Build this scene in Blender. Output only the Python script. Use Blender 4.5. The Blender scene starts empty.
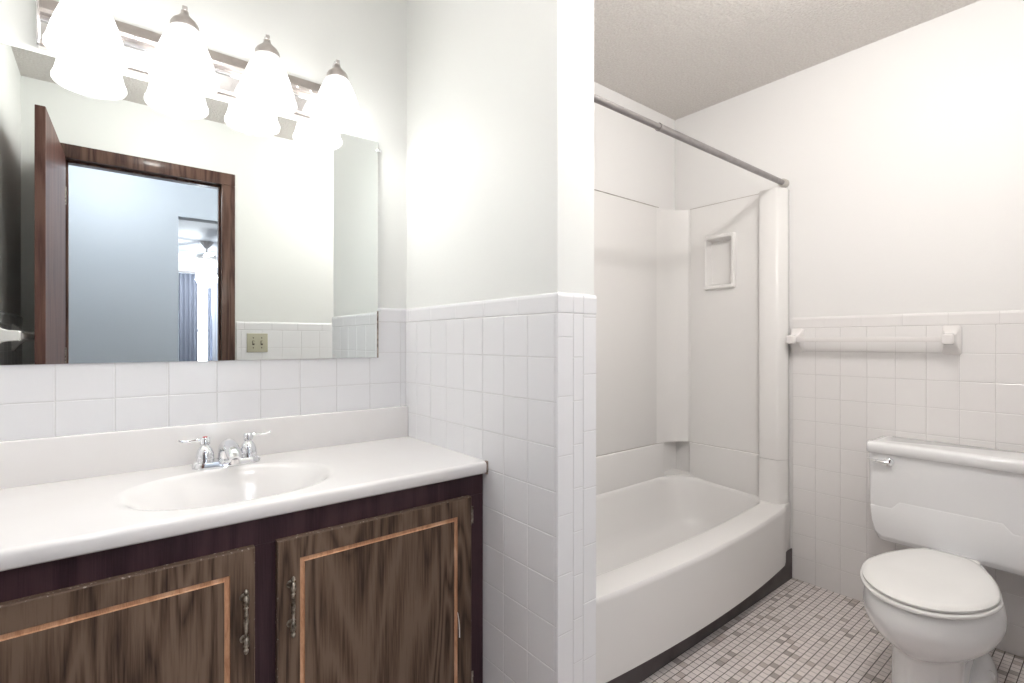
import bpy, bmesh, math, random
from mathutils import Vector, Matrix
random.seed(7)
PI = math.pi
scene = bpy.context.scene
C = scene.collection

# ------------------------------------------------------------ camera, sky, light, exposure
cam_d = bpy.data.cameras.new('camera')
cam_d.sensor_width = 36.0
cam_d.lens = 36.0 * 499.5 / 1024.0
cam_d.clip_start = 0.01
cam = bpy.data.objects.new('camera', cam_d)
cam.location = (0, 0, 1.125)
cam.rotation_euler = (math.radians(90), 0, -0.6755)
C.objects.link(cam)
scene.camera = cam

world = bpy.data.worlds.new('world')
scene.world = world
world.use_nodes = True
wn = world.node_tree
bg = wn.nodes['Background']
bg.inputs['Color'].default_value = (0.86, 0.93, 1.0, 1)
bg.inputs['Strength'].default_value = 6.0

scene.view_settings.view_transform = 'Standard'
scene.view_settings.look = 'None'
scene.view_settings.gamma = 1.0
scene.view_settings.use_curve_mapping = False
scene.view_settings.exposure = 1.10

VANITY_BULB_W = 0.78
CEILING_LAMP_W = 11.6
ENTRY_FILL_W = 3.5
HALL_FILL_W = 10.0
HALL_FAR_FILL_W = 15.0
BEDROOM_LAMP_W = 26.0


def point_lamp(name, loc, watts, radius, color, parent):
    l = bpy.data.lights.new(name, 'POINT')
    l.energy = watts
    l.shadow_soft_size = radius
    l.color = color
    o = bpy.data.objects.new(name, l)
    o.location = loc
    C.objects.link(o)
    o.parent = parent
    return o


# ------------------------------------------------------------ materials
def mat(name, color=(0.8, 0.8, 0.8), rough=0.5, metal=0.0, spec=0.5, coat=0.0, trans=0.0, ior=1.45):
    m = bpy.data.materials.new(name)
    m.use_nodes = True
    p = m.node_tree.nodes['Principled BSDF']
    p.inputs['Base Color'].default_value = (*color, 1)
    p.inputs['Roughness'].default_value = rough
    p.inputs['Metallic'].default_value = metal
    p.inputs['Specular IOR Level'].default_value = spec
    p.inputs['Coat Weight'].default_value = coat
    p.inputs['Transmission Weight'].default_value = trans
    p.inputs['IOR'].default_value = ior
    return m


def nodes(m):
    return m.node_tree.nodes, m.node_tree.links, m.node_tree.nodes['Principled BSDF']


def add_bump(m, scale, strength, dist=0.002, detail=3, kind='noise'):
    n, l, p = nodes(m)
    tc = n.new('ShaderNodeTexCoord')
    if kind == 'noise':
        t = n.new('ShaderNodeTexNoise')
        t.inputs['Detail'].default_value = detail
        out = t.outputs['Fac']
    else:
        t = n.new('ShaderNodeTexVoronoi')
        out = t.outputs['Distance']
    t.inputs['Scale'].default_value = scale
    l.new(tc.outputs['Object'], t.inputs['Vector'])
    b = n.new('ShaderNodeBump')
    b.inputs['Strength'].default_value = strength
    b.inputs['Distance'].default_value = dist
    l.new(out, b.inputs['Height'])
    l.new(b.outputs['Normal'], p.inputs['Normal'])
    return m


def mottle(m, c1, c2, scale, detail=4, lo=0.35, hi=0.65):
    n, l, p = nodes(m)
    tc = n.new('ShaderNodeTexCoord')
    t = n.new('ShaderNodeTexNoise')
    t.inputs['Scale'].default_value = scale
    t.inputs['Detail'].default_value = detail
    l.new(tc.outputs['Object'], t.inputs['Vector'])
    r = n.new('ShaderNodeValToRGB')
    r.color_ramp.elements[0].position = lo
    r.color_ramp.elements[1].position = hi
    r.color_ramp.elements[0].color = (*c1, 1)
    r.color_ramp.elements[1].color = (*c2, 1)
    l.new(t.outputs['Fac'], r.inputs['Fac'])
    l.new(r.outputs['Color'], p.inputs['Base Color'])
    return m


def wood(name, dark, mid, light, rough=0.42, sx=9.0, sz=0.9, ring=3.0, coat=0.0):
    """cathedral-grained veneer, grain running along Z of the object"""
    m = mat(name, mid, rough, coat=coat, spec=0.3)
    n, l, p = nodes(m)
    tc = n.new('ShaderNodeTexCoord')
    mp = n.new('ShaderNodeMapping')
    mp.inputs['Scale'].default_value = (sx, sx, sz)
    l.new(tc.outputs['Object'], mp.inputs['Vector'])
    n1 = n.new('ShaderNodeTexNoise')
    n1.inputs['Scale'].default_value = 1.0
    n1.inputs['Detail'].default_value = 2.0
    n1.inputs['Distortion'].default_value = 0.6
    l.new(mp.outputs['Vector'], n1.inputs['Vector'])
    mul = n.new('ShaderNodeMath'); mul.operation = 'MULTIPLY'
    mul.inputs[1].default_value = ring
    l.new(n1.outputs['Fac'], mul.inputs[0])
    fr = n.new('ShaderNodeMath'); fr.operation = 'PINGPONG'
    fr.inputs[1].default_value = 0.5
    l.new(mul.outputs[0], fr.inputs[0])
    mp2 = n.new('ShaderNodeMapping')
    mp2.inputs['Scale'].default_value = (sx * 45, sx * 45, sz * 14)
    l.new(tc.outputs['Object'], mp2.inputs['Vector'])
    n2 = n.new('ShaderNodeTexNoise')
    n2.inputs['Scale'].default_value = 1.0
    n2.inputs['Detail'].default_value = 3.0
    l.new(mp2.outputs['Vector'], n2.inputs['Vector'])
    mix = n.new('ShaderNodeMath'); mix.operation = 'MULTIPLY_ADD'
    l.new(n2.outputs['Fac'], mix.inputs[0])
    mix.inputs[1].default_value = 0.75
    l.new(fr.outputs[0], mix.inputs[2])
    r = n.new('ShaderNodeValToRGB')
    e = r.color_ramp.elements
    e[0].position = 0.30; e[0].color = (*dark, 1)
    e[1].position = 0.82; e[1].color = (*light, 1)
    k = e.new(0.52); k.color = (*mid, 1)
    l.new(mix.outputs[0], r.inputs['Fac'])
    l.new(r.outputs['Color'], p.inputs['Base Color'])
    b = n.new('ShaderNodeBump'); b.inputs['Strength'].default_value = 0.15
    b.inputs['Distance'].default_value = 0.001
    l.new(n2.outputs['Fac'], b.inputs['Height'])
    l.new(b.outputs['Normal'], p.inputs['Normal'])
    return m


M = {}
M['paint'] = add_bump(mat('painted_plaster', (0.83, 0.84, 0.82), 0.55, spec=0.3), 90, 0.12, 0.002, 4)
M['paint_warm'] = add_bump(mat('painted_plaster_warm', (0.825, 0.812, 0.80), 0.55, spec=0.3), 90, 0.12, 0.002, 4)
M['ceiling'] = add_bump(mottle(mat('textured_ceiling', (0.80, 0.765, 0.73), 0.9, spec=0.1), (0.74, 0.70, 0.665), (0.83, 0.80, 0.765), 110, 5), 95, 1.0, 0.012, 6)
M['tile'] = add_bump(mat('white_glazed_tile', (0.84, 0.838, 0.855), 0.16, spec=0.5), 60, 0.05, 0.002, 3)
M['tile_warm'] = add_bump(mat('white_glazed_tile_warm', (0.83, 0.808, 0.797), 0.18, spec=0.5), 60, 0.05, 0.002, 3)
M['grout'] = mottle(mat('grout', (0.6, 0.58, 0.56), 0.9), (0.60, 0.575, 0.565), (0.66, 0.64, 0.63), 25)
M['grout_white'] = mottle(mat('white_grout', (0.7, 0.69, 0.69), 0.9), (0.68, 0.67, 0.67), (0.74, 0.73, 0.73), 25)
M['acrylic'] = add_bump(mat('white_fibreglass', (0.80, 0.782, 0.766), 0.22, spec=0.5), 14, 0.03, 0.004, 2)
M['china'] = mottle(mat('white_china', (0.89, 0.89, 0.90), 0.07, spec=0.6, coat=0.4), (0.885, 0.885, 0.895), (0.90, 0.90, 0.90), 4)
M['ceramic'] = mottle(mat('warm_white_ceramic', (0.82, 0.79, 0.775), 0.12, coat=0.2), (0.815, 0.785, 0.77), (0.83, 0.80, 0.785), 12)
M['seam'] = mottle(mat('grey_seam_caulk', (0.42, 0.38, 0.35), 0.7), (0.38, 0.34, 0.31), (0.52, 0.48, 0.45), 30)
M['seat'] = mottle(mat('white_seat_plastic', (0.84, 0.83, 0.81), 0.2), (0.83, 0.82, 0.80), (0.85, 0.84, 0.82), 5)
M['marble'] = mottle(mat('cultured_marble', (0.87, 0.85, 0.84), 0.16, spec=0.5, coat=0.3), (0.865, 0.84, 0.825), (0.88, 0.86, 0.85), 6)
M['chrome'] = add_bump(mat('polished_chrome', (0.83, 0.84, 0.86), 0.06, metal=1.0), 8, 0.01, 0.001, 1)
M['nickel'] = mottle(mat('brushed_nickel', (0.62, 0.58, 0.56), 0.3, metal=1.0), (0.60, 0.56, 0.54), (0.66, 0.62, 0.60), 40)
M['bright_nickel'] = mottle(mat('bright_nickel', (0.75, 0.73, 0.74), 0.14, metal=1.0), (0.74, 0.72, 0.72), (0.78, 0.76, 0.77), 30)
M['rod'] = mottle(mat('grey_rod_metal', (0.42, 0.40, 0.40), 0.38, metal=0.85), (0.30, 0.28, 0.28), (0.34, 0.32, 0.32), 30)
M['rubber'] = mottle(mat('grey_rubber', (0.55, 0.52, 0.48), 0.6), (0.52, 0.49, 0.46), (0.58, 0.55, 0.51), 30)
M['vinyl'] = mottle(mat('dark_vinyl', (0.09, 0.075, 0.078), 0.5), (0.075, 0.062, 0.062), (0.11, 0.092, 0.095), 9)
M['mirror'] = mat('silvered_mirror', (0.80, 0.83, 0.815), 0.0, metal=1.0)
M['mirror_edge'] = mottle(mat('mirror_edge', (0.25, 0.22, 0.24), 0.3), (0.12, 0.08, 0.09), (0.45, 0.48, 0.47), 12)
M['frame_wood'] = wood('painted_frame_wood', (0.030, 0.013, 0.017), (0.045, 0.020, 0.026), (0.065, 0.032, 0.038), 0.38, 14, 1.2, 3)
M['door_wood'] = wood('walnut_laminate', (0.036, 0.020, 0.013), (0.098, 0.060, 0.040), (0.175, 0.116, 0.080), 0.6, 6.5, 0.8, 9.0)
M['groove'] = wood('routed_groove', (0.40, 0.20, 0.11), (0.55, 0.30, 0.17), (0.68, 0.42, 0.27), 0.7, 30, 6, 2)
M['worn'] = mottle(mat('worn_edge', (0.4, 0.33, 0.27), 0.6), (0.12, 0.075, 0.05), (0.58, 0.50, 0.43), 150, 5, 0.60, 0.74)
M['casing'] = wood('dark_casing_wood', (0.040, 0.018, 0.014), (0.085, 0.042, 0.032), (0.14, 0.08, 0.06), 0.32, 16, 1.0, 4, coat=0.2)
M['leaf'] = wood('dark_door_wood', (0.075, 0.030, 0.024), (0.115, 0.05, 0.04), (0.16, 0.08, 0.062), 0.38, 12, 0.8, 4, coat=0.0)
M['pewter'] = mottle(mat('antique_pewter', (0.30, 0.27, 0.22), 0.36, metal=1.0), (0.10, 0.08, 0.06), (0.55, 0.50, 0.42), 110)
M['brown_black'] = mottle(mat('toe_kick_dark', (0.03, 0.02, 0.02), 0.6), (0.025, 0.016, 0.016), (0.04, 0.028, 0.028), 10)
M['ivory'] = mottle(mat('ivory_plastic', (0.52, 0.50, 0.38), 0.35), (0.50, 0.48, 0.37), (0.54, 0.52, 0.40), 10)
M['dark_slot'] = mottle(mat('dark_slot', (0.05, 0.04, 0.03), 0.5), (0.04, 0.03, 0.03), (0.07, 0.05, 0.04), 20)
M['hall'] = add_bump(mat('hall_paint_blue_grey', (0.42, 0.435, 0.455), 0.7, spec=0.2), 60, 0.1)
M['bedroom'] = add_bump(mat('bedroom_paint', (0.80, 0.82, 0.86), 0.7, spec=0.2), 60, 0.1)
M['carpet'] = mottle(mat('hall_carpet', (0.42, 0.40, 0.38), 0.95), (0.38, 0.36, 0.34), (0.46, 0.44, 0.42), 120)
M['curtain'] = add_bump(mat('grey_curtain', (0.30, 0.32, 0.39), 0.8, spec=0.1), 300, 0.1)
M['sheer'] = add_bump(mat('pale_curtain', (0.74, 0.77, 0.86), 0.8, spec=0.1), 300, 0.1)
M['white_trim'] = mottle(mat('white_trim_paint', (0.82, 0.82, 0.83), 0.4), (0.81, 0.81, 0.82), (0.83, 0.83, 0.84), 6)
M['glass'] = mat('clear_glass', (1, 1, 1), 0.0, trans=1.0, ior=1.0)
M['red'] = mat('red_dot', (0.6, 0.03, 0.03), 0.4)
M['paint_streak'] = mottle(mat('white_paint_streak', (0.8, 0.78, 0.74), 0.6), (0.74, 0.72, 0.68), (0.84, 0.82, 0.78), 40)
M['caulk'] = mottle(mat('stained_caulk', (0.25, 0.18, 0.14), 0.8), (0.10, 0.06, 0.05), (0.45, 0.36, 0.30), 90)


def shade_mat():
    m = bpy.data.materials.new('frosted_shade_glass')
    m.use_nodes = True
    n = m.node_tree.nodes; l = m.node_tree.links
    for x in list(n):
        n.remove(x)
    out = n.new('ShaderNodeOutputMaterial')
    tl = n.new('ShaderNodeBsdfTranslucent'); tl.inputs['Color'].default_value = (0.97, 0.98, 0.97, 1)
    df = n.new('ShaderNodeBsdfPrincipled')
    df.inputs['Base Color'].default_value = (0.9, 0.91, 0.90, 1)
    df.inputs['Roughness'].default_value = 0.2
    tr = n.new('ShaderNodeBsdfTransparent')
    a = n.new('ShaderNodeMixShader'); a.inputs[0].default_value = 0.6
    l.new(df.outputs[0], a.inputs[1]); l.new(tl.outputs[0], a.inputs[2])
    b = n.new('ShaderNodeMixShader'); b.inputs[0].default_value = 0.42
    l.new(a.outputs[0], b.inputs[1]); l.new(tr.outputs[0], b.inputs[2])
    l.new(b.outputs[0], out.inputs['Surface'])
    return m


M['shade'] = shade_mat()


def mosaic_mat():
    m = mat('mosaic_floor_tile', (0.6, 0.56, 0.53), 0.35)
    n, l, p = nodes(m)
    tc = n.new('ShaderNodeTexCoord')
    sp = n.new('ShaderNodeSeparateXYZ'); l.new(tc.outputs['Object'], sp.inputs[0])

    def math_(op, a, b=None):
        k = n.new('ShaderNodeMath'); k.operation = op
        for i, v in enumerate((a, b)):
            if v is None:
                continue
            if isinstance(v, (int, float)):
                k.inputs[i].default_value = v
            else:
                l.new(v, k.inputs[i])
        return k.outputs[0]
    SX, SY = 0.0270, 0.02505
    ux = math_('DIVIDE', sp.outputs['X'], SX)
    uy = math_('DIVIDE', math_('SUBTRACT', sp.outputs['Y'], 0.9215 + 0.1002), SY)
    fx, fy = math_('FRACT', ux), math_('FRACT', uy)
    ix, iy = math_('FLOOR', ux), math_('FLOOR', uy)
    dx = math_('MULTIPLY', math_('SUBTRACT', 0.5, math_('ABSOLUTE', math_('SUBTRACT', fx, 0.5))), SX)
    dy = math_('MULTIPLY', math_('SUBTRACT', 0.5, math_('ABSOLUTE', math_('SUBTRACT', fy, 0.5))), SY)
    mr1 = n.new('ShaderNodeMapRange'); l.new(dx, mr1.inputs[0])
    mr1.inputs[1].default_value = 0.0005; mr1.inputs[2].default_value = 0.0014
    mr2 = n.new('ShaderNodeMapRange'); l.new(dy, mr2.inputs[0])
    mr2.inputs[1].default_value = 0.0009; mr2.inputs[2].default_value = 0.0018
    mask = math_('MINIMUM', mr1.outputs[0], mr2.outputs[0])
    cv = n.new('ShaderNodeCombineXYZ'); l.new(ix, cv.inputs[0]); l.new(iy, cv.inputs[1])
    wnz = n.new('ShaderNodeTexWhiteNoise'); wnz.noise_dimensions = '2D'; l.new(cv.outputs[0], wnz.inputs['Vector'])
    r = n.new('ShaderNodeValToRGB'); r.color_ramp.interpolation = 'CONSTANT'
    cols = [(0.0, (0.76, 0.70, 0.675)), (0.3, (0.73, 0.67, 0.645)), (0.55, (0.79, 0.73, 0.70)),
            (0.80, (0.69, 0.63, 0.60)), (0.90, (0.54, 0.475, 0.44)), (0.96, (0.42, 0.37, 0.345))]
    e = r.color_ramp.elements
    e[0].position = 0; e[0].color = (*cols[0][1], 1)
    e[1].position = cols[1][0]; e[1].color = (*cols[1][1], 1)
    for pos, c in cols[2:]:
        k = e.new(pos); k.color = (*c, 1)
    l.new(wnz.outputs['Value'], r.inputs['Fac'])
    mx = n.new('ShaderNodeMixRGB')
    l.new(mask, mx.inputs['Fac'])
    mx.inputs['Color1'].default_value = (0.065, 0.047, 0.04, 1)
    l.new(r.outputs['Color'], mx.inputs['Color2'])
    l.new(mx.outputs['Color'], p.inputs['Base Color'])
    b = n.new('ShaderNodeBump'); b.inputs['Strength'].default_value = 0.5; b.inputs['Distance'].default_value = 0.001
    l.new(mask, b.inputs['Height']); l.new(b.outputs['Normal'], p.inputs['Normal'])
    return m


M['mosaic'] = mosaic_mat()


# ------------------------------------------------------------ mesh helpers
class MB:
    def __init__(s):
        s.v = []; s.f = []; s.m = []

    def add(s, vs, fs, mi=0):
        k = len(s.v)
        s.v += [tuple(v) for v in vs]
        for f in fs:
            s.f.append([k + i for i in f]); s.m.append(mi)
        return s

    def box(s, x0, x1, y0, y1, z0, z1, bev=0.0, seg=2, mi=0):
        bm = bmesh.new()
        bmesh.ops.create_cube(bm, size=1.0)
        for v in bm.verts:
            v.co = Vector(((x0 + x1) / 2 + v.co.x * (x1 - x0), (y0 + y1) / 2 + v.co.y * (y1 - y0),
                           (z0 + z1) / 2 + v.co.z * (z1 - z0)))
        if bev > 0:
            bmesh.ops.bevel(bm, geom=list(bm.edges), offset=bev, segments=seg, affect='EDGES', profile=0.5)
        bm.verts.ensure_lookup_table()
        for i, v in enumerate(bm.verts):
            v.index = i
        s.add([v.co for v in bm.verts], [[v.index for v in f.verts] for f in bm.faces], mi)
        bm.free()
        return s

    def loft(s, loops, close=True, cap0=True, cap1=True, mi=0):
        n = len(loops[0]); vs = [p for L in loops for p in L]; fs = []
        for i in range(len(loops) - 1):
            for j in range(n if close else n - 1):
                a = i * n + j; b = i * n + (j + 1) % n
                fs.append([a, b, b + n, a + n])
        if cap0: fs.append(list(range(n))[::-1])
        if cap1: fs.append([(len(loops) - 1) * n + j for j in range(n)])
        return s.add(vs, fs, mi)

    def lathe(s, prof, origin=(0, 0, 0), axis=(0, 0, 1), n=32, mi=0, cap0=True, cap1=True):
        ax = Vector(axis).normalized()
        q = Vector((0, 0, 1)).rotation_difference(ax).to_matrix()
        o = Vector(origin)
        loops = []
        for r, h in prof:
            loops.append([o + q @ Vector((r * math.cos(2 * PI * k / n), r * math.sin(2 * PI * k / n), h)) for k in range(n)])
        return s.loft(loops, True, cap0, cap1, mi)

    def tube(s, pts, r, n=14, mi=0, flat=1.0):
        pts = [Vector(p) for p in pts]
        rs = r if isinstance(r, (list, tuple)) else [r] * len(pts)
        loops = []
        up = Vector((0, 0, 1))
        prev = None
        for i, p in enumerate(pts):
            t = (pts[min(i + 1, len(pts) - 1)] - pts[max(i - 1, 0)]).normalized()
            if prev is None:
                a = t.cross(up)
                if a.length < 1e-3: a = t.cross(Vector((0, 1, 0)))
                a.normalize()
            else:
                a = (prev - t * prev.dot(t)).normalized()
            b = t.cross(a); prev = a
            loops.append([p + a * (rs[i] * math.cos(2 * PI * k / n)) + b * (rs[i] * flat * math.sin(2 * PI * k / n)) for k in range(n)])
        return s.loft(loops, True, True, True, mi)

    def build(s, name, mats, parent=None, smooth=35):
        me = bpy.data.meshes.new(name)
        me.from_pydata(s.v, [], s.f)
        if not isinstance(mats, (list, tuple)): mats = [mats]
        for m in mats: me.materials.append(m)
        for p, mi in zip(me.polygons, s.m): p.material_index = mi
        bm = bmesh.new(); bm.from_mesh(me)
        bmesh.ops.recalc_face_normals(bm, faces=bm.faces)
        bm.to_mesh(me); bm.free()
        if smooth:
            me.polygons.foreach_set('use_smooth', [True] * len(me.polygons))
            me.set_sharp_from_angle(angle=math.radians(smooth))
        o = bpy.data.objects.new(name, me)
        C.objects.link(o)
        if parent: o.parent = parent
        return o


def thing(name, label, cat, loc=(0, 0, 0), group=None):
    o = bpy.data.objects.new(name, None)
    o.empty_display_size = 0.1
    C.objects.link(o)
    o['label'] = label; o['category'] = cat
    if group: o['group'] = group
    return o


def settle(root, loc):
    """parts are modelled in world coordinates: move the Empty to the thing's base, keeping them in place"""
    root.location = loc
    for ch in root.children:
        ch.location = Vector(ch.location) - Vector(loc)


def struct(o, label=None, cat=None):
    o['kind'] = 'structure'
    if label: o['label'] = label
    if cat: o['category'] = cat
    return o


def bez(p0, p1, p2, p3, n=12):
    out = []
    p0, p1, p2, p3 = map(Vector, (p0, p1, p2, p3))
    for i in range(n + 1):
        t = i / n; u = 1 - t
        out.append(p0 * u ** 3 + p1 * 3 * u * u * t + p2 * 3 * u * t * t + p3 * t ** 3)
    return out


# ------------------------------------------------------------ room constants (metres)
XL, XP, XP2, XT = -0.34, 0.838, 0.967, 2.534   # left wall, partition faces, toilet wall
YB, YE, YM = -0.04, 0.870, 1.660               # wall with the door, partition end, mirror wall
ZC = 2.40
PR = 0.005                                     # tiles stand proud of the plaster
TZ = 0.108


def tilegrid(mb, origin, u, nrm, us, zs, g=0.00075, b=0.0016, th=PR, mi=0, back=0.0):
    """bevelled tiles; origin+u*a+z, face pushed out along nrm by th"""
    o = Vector(origin); u = Vector(u); nrm = Vector(nrm); z = Vector((0, 0, 1))
    for i in range(len(us) - 1):
        a0, a1 = sorted((us[i], us[i + 1])); a0 += g; a1 -= g
        if a1 - a0 < 0.004: continue
        for j in range(len(zs) - 1):
            c0, c1 = sorted((zs[j], zs[j + 1])); c0 += g; c1 -= g
            if c1 - c0 < 0.004: continue
            P = lambda a, c, d: o + u * a + z * c + nrm * d
            vs = [P(a0, c0, back), P(a1, c0, back), P(a1, c1, back), P(a0, c1, back),
                  P(a0, c0, th - 0.0008), P(a1, c0, th - 0.0008), P(a1, c1, th - 0.0008), P(a0, c1, th - 0.0008),
                  P(a0 + b, c0 + b, th), P(a1 - b, c0 + b, th), P(a1 - b, c1 - b, th), P(a0 + b, c1 - b, th)]
            fs = [[0, 1, 5, 4], [1, 2, 6, 5], [2, 3, 7, 6], [3, 0, 4, 7],
                  [4, 5, 9, 8], [5, 6, 10, 9], [6, 7, 11, 10], [7, 4, 8, 11], [8, 9, 10, 11]]
            mb.add(vs, fs, mi)


def caprow(mb, origin, u, nrm, us, z0, z1, th=PR, g=0.0007, mi=0):
    o = Vector(origin); u = Vector(u); nrm = Vector(nrm); z = Vector((0, 0, 1))
    prof = [(0, z0 + g), (th - 0.001, z0 + g), (th + 0.0005, z0 + g + 0.002), (th + 0.0015, z1 - 0.010), (th, z1 - 0.004), (th - 0.002, z1 - 0.001), (0, z1)]
    for i in range(len(us) - 1):
        a0, a1 = sorted((us[i], us[i + 1])); a0 += g * 0.7; a1 -= g * 0.7
        if a1 - a0 < 0.003: continue
        loops = [[o + u * a + z * c + nrm * d for d, c in prof] for a in (a0, a1)]
        mb.loft(loops, True, True, True, mi)


def steps(a, d, lo, hi):
    """breakpoints a + k*d clipped to lo..hi"""
    out = {round(lo, 5), round(hi, 5)}
    k = math.floor((lo - a) / d) - 1
    while a + k * d < hi:
        v = a + k * d
        if v > lo + 0.006 and v < hi - 0.006: out.add(round(v, 5))
        k += 1
    return sorted(out)


def wainscot(name, parent, origin, u, nrm, us, zcap, tilem, caps, zlow=0.0, th=PR):
    mb = MB()
    zs = sorted([zcap - k * TZ for k in range(0, 14) if zcap - k * TZ > zlow + 0.012] + [zlow])
    tilegrid(mb, origin, u, nrm, us, zs, th=th)
    caprow(mb, origin, u, nrm, caps, zcap, zcap + 0.050, th=th)
    # grout bed behind the tiles
    o = Vector(origin); uu = Vector(u); nn = Vector(nrm)
    a0, a1 = us[0], us[-1]; d = th - 0.0014
    P = lambda a, c, dd: tuple(o + uu * a + Vector((0, 0, c)) + nn * dd)
    mb.add([P(a0, zlow, 0), P(a1, zlow, 0), P(a1, zcap + 0.045, 0), P(a0, zcap + 0.045, 0),
            P(a0, zlow, d), P(a1, zlow, d), P(a1, zcap + 0.045, d), P(a0, zcap + 0.045, d)],
           [[4, 5, 6, 7], [0, 1, 5, 4], [1, 2, 6, 5], [2, 3, 7, 6], [3, 0, 4, 7]], 1)
    return mb.build(name, [tilem, M['grout'] if tilem is M['tile_warm'] else M['grout_white']], parent, smooth=0)


# ------------------------------------------------------------ room shell
floor = struct(MB().box(XL - 0.1, XT + 0.1, YB - 0.11, YM + 0.1, -0.08, 0.0).build('floor', M['mosaic'], smooth=0),
               'small greyish mosaic tile floor of the bathroom')
ceil = struct(MB().box(XL - 0.1, XT + 0.1, YB - 0.001, YM + 0.1, ZC, ZC + 0.08).build('ceiling', M['ceiling'], smooth=0),
              'rough textured off-white ceiling of the bathroom')

w_m = struct(MB().box(XL - 0.1, XP2 - 0.03, YM, YM + 0.1, 0, ZC).build('wall_mirror', M['paint'], smooth=0), 'white painted wall behind the mirror and sink')
w_tb = struct(MB().box(XP2 - 0.03, XT + 0.1, YM, YM + 0.1, 0, ZC).build('wall_back', M['paint_warm'], smooth=0), 'white painted wall above the long side of the tub')
w_t = struct(MB().box(XT, XT + 0.1, YB - 0.11, YM, 0, ZC).build('wall_right', M['paint_warm'], smooth=0), 'white painted wall behind the toilet')
w_l = struct(MB().box(XL - 0.1, XL, YB - 0.11, YM, 0, ZC).build('wall_left', M['paint'], smooth=0), 'white painted wall behind the open door')
w_p = struct(MB().box(XP, XP2, YE, YM, 0, ZC).build('wall_partition', M['paint'], smooth=0), 'white half-tiled partition between the vanity and the tub')

# door wall with the doorway
DX0, DX1, DZ = -0.183, 0.503, 2.045
mb = MB()
mb.box(XL, DX0 - 0.012, YB - 0.11, YB, 0, ZC).box(DX1 + 0.012, XT, YB - 0.11, YB, 0, ZC).box(DX0 - 0.012, DX1 + 0.012, YB - 0.11, YB, DZ + 0.012, ZC)
w_d = struct(mb.build('wall_front', M['paint'], smooth=0), 'white painted wall around the doorway, seen in the mirror')

# tiles
ZK = 1.194
wainscot('tile_wainscot', w_m, (0, YM, 0), (1, 0, 0), (0, -1, 0), steps(0.8106, -0.1149 * -1, XL, XP - PR), ZK, M['tile'],
         steps(0.7, 0.152, XL, XP - PR), zlow=0.80)
wainscot('tile_wainscot', w_p, (XP, 0, 0), (0, 1, 0), (-1, 0, 0), steps(0.8763, 0.1001, YE - 0.001, YM), ZK, M['tile'],
         steps(1.0164, 0.152, YE - 0.001, YM))
wainscot('tile_wainscot', w_t, (XT, 0, 0), (0, 1, 0), (-1, 0, 0), steps(0.9215, 0.1002, YB, 1.022), 1.188, M['tile_warm'],
         steps(0.8851, 0.1438, YB, 1.022))
wainscot('tile_wainscot', w_l, (XL, 0, 0), (0, 1, 0), (1, 0, 0), steps(0.0, 0.1002, YB, YM), ZK, M['tile'],
         steps(0.05, 0.152, YB, YM))
wainscot('tile_wainscot', w_d, (0, YB, 0), (1, 0, 0), (0, 1, 0), steps(0.60, 0.1149, 0.577, XT), ZK, M['tile'],
         steps(0.62, 0.152, 0.577, XT))
# partition end: bullnose columns with staggered joints
mb = MB()
cols = [(XP - PR, 0.8867, 0.9917, 0.1438), (0.8867, 0.922, 1.086, 0.108), (0.922, XP2 + 0.004, 1.042, 0.1438)]
for (a0, a1, zj, dz) in cols:
    zz = steps(zj, dz, 0.0, ZK)
    if dz > 0.12:
        zz = steps(zj + (0.0), dz, 0.0, ZK)
    tilegrid(mb, (0, YE, 0), (1, 0, 0), (0, -1, 0), [a0, a1], zz, g=0.0007, b=0.0015)
caprow(mb, (0, YE, 0), (1, 0, 0), (0, -1, 0), [XP - PR, 0.8867, 0.922, XP2 + 0.004], ZK, ZK + 0.050)
mb.box(XP - PR + 0.001, XP2 + 0.003, YE - PR + 0.0014, YE + 0.001, 0, ZK + 0.045, mi=1)
mb.build('end_tiles', [M['tile'], M['grout_white']], w_p, smooth=0)
# tiles round the corner on the tub side of the partition end
mb = MB()
tilegrid(mb, (XP2, 0, 0), (0, 1, 0), (1, 0, 0), [YE - 0.003, 1.0], steps(1.042, 0.1438, 0, ZK))
caprow(mb, (XP2, 0, 0), (0, 1, 0), (1, 0, 0), [YE - 0.003, 1.0], ZK, ZK + 0.05)
mb.build('return_tiles', M['tile'], w_p, smooth=0)

# vinyl base along the tub
bb = struct(MB().box(XP2 + PR, XT - PR, 1.022, 1.027, 0.0, 0.14, 0.001, 1).build('baseboard_tub', M['vinyl'], smooth=0),
            'dark brown vinyl base under the front of the bathtub')

# ------------------------------------------------------------ door casing, jamb, door leaf
def casing_set(y_face, sgn, nm, no):
    mb = MB()
    w, t = 0.066, 0.014
    y0, y1 = sorted((y_face, y_face + sgn * t))
    for (x0, x1, z0, z1) in ((DX0 - w, DX0 + 0.004, 0, DZ - 0.004), (DX1 - 0.004, DX1 + w, 0, DZ - 0.004), (DX0 - w, DX1 + w, DZ - 0.004, DZ + 0.066)):
        mb.box(x0, x1, y0, y1, z0, z1, 0.004, 2)
    return mb
o = struct(casing_set(YB, 1, '', 1).build('trim_1', M['casing']), 'dark wood casing around the bathroom doorway')
mb = MB()
mb.box(DX0 - 0.012, DX0, YB - 0.11, YB, 0, DZ).box(DX1, DX1 + 0.012, YB - 0.11, YB, 0, DZ).box(DX0 - 0.012, DX1 + 0.012, YB - 0.11, YB, DZ, DZ + 0.012)
mb.box(DX1 - 0.011, DX1, YB - 0.085, YB - 0.045, 0, DZ, 0.002, 1).box(DX0, DX0 + 0.011, YB - 0.085, YB - 0.045, 0, DZ, 0.002, 1).box(DX0, DX1, YB - 0.085, YB - 0.045, DZ - 0.011, DZ, 0.002, 1)
struct(mb.build('trim_2', M['casing']), 'dark wood jamb and stop lining the doorway')
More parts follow.
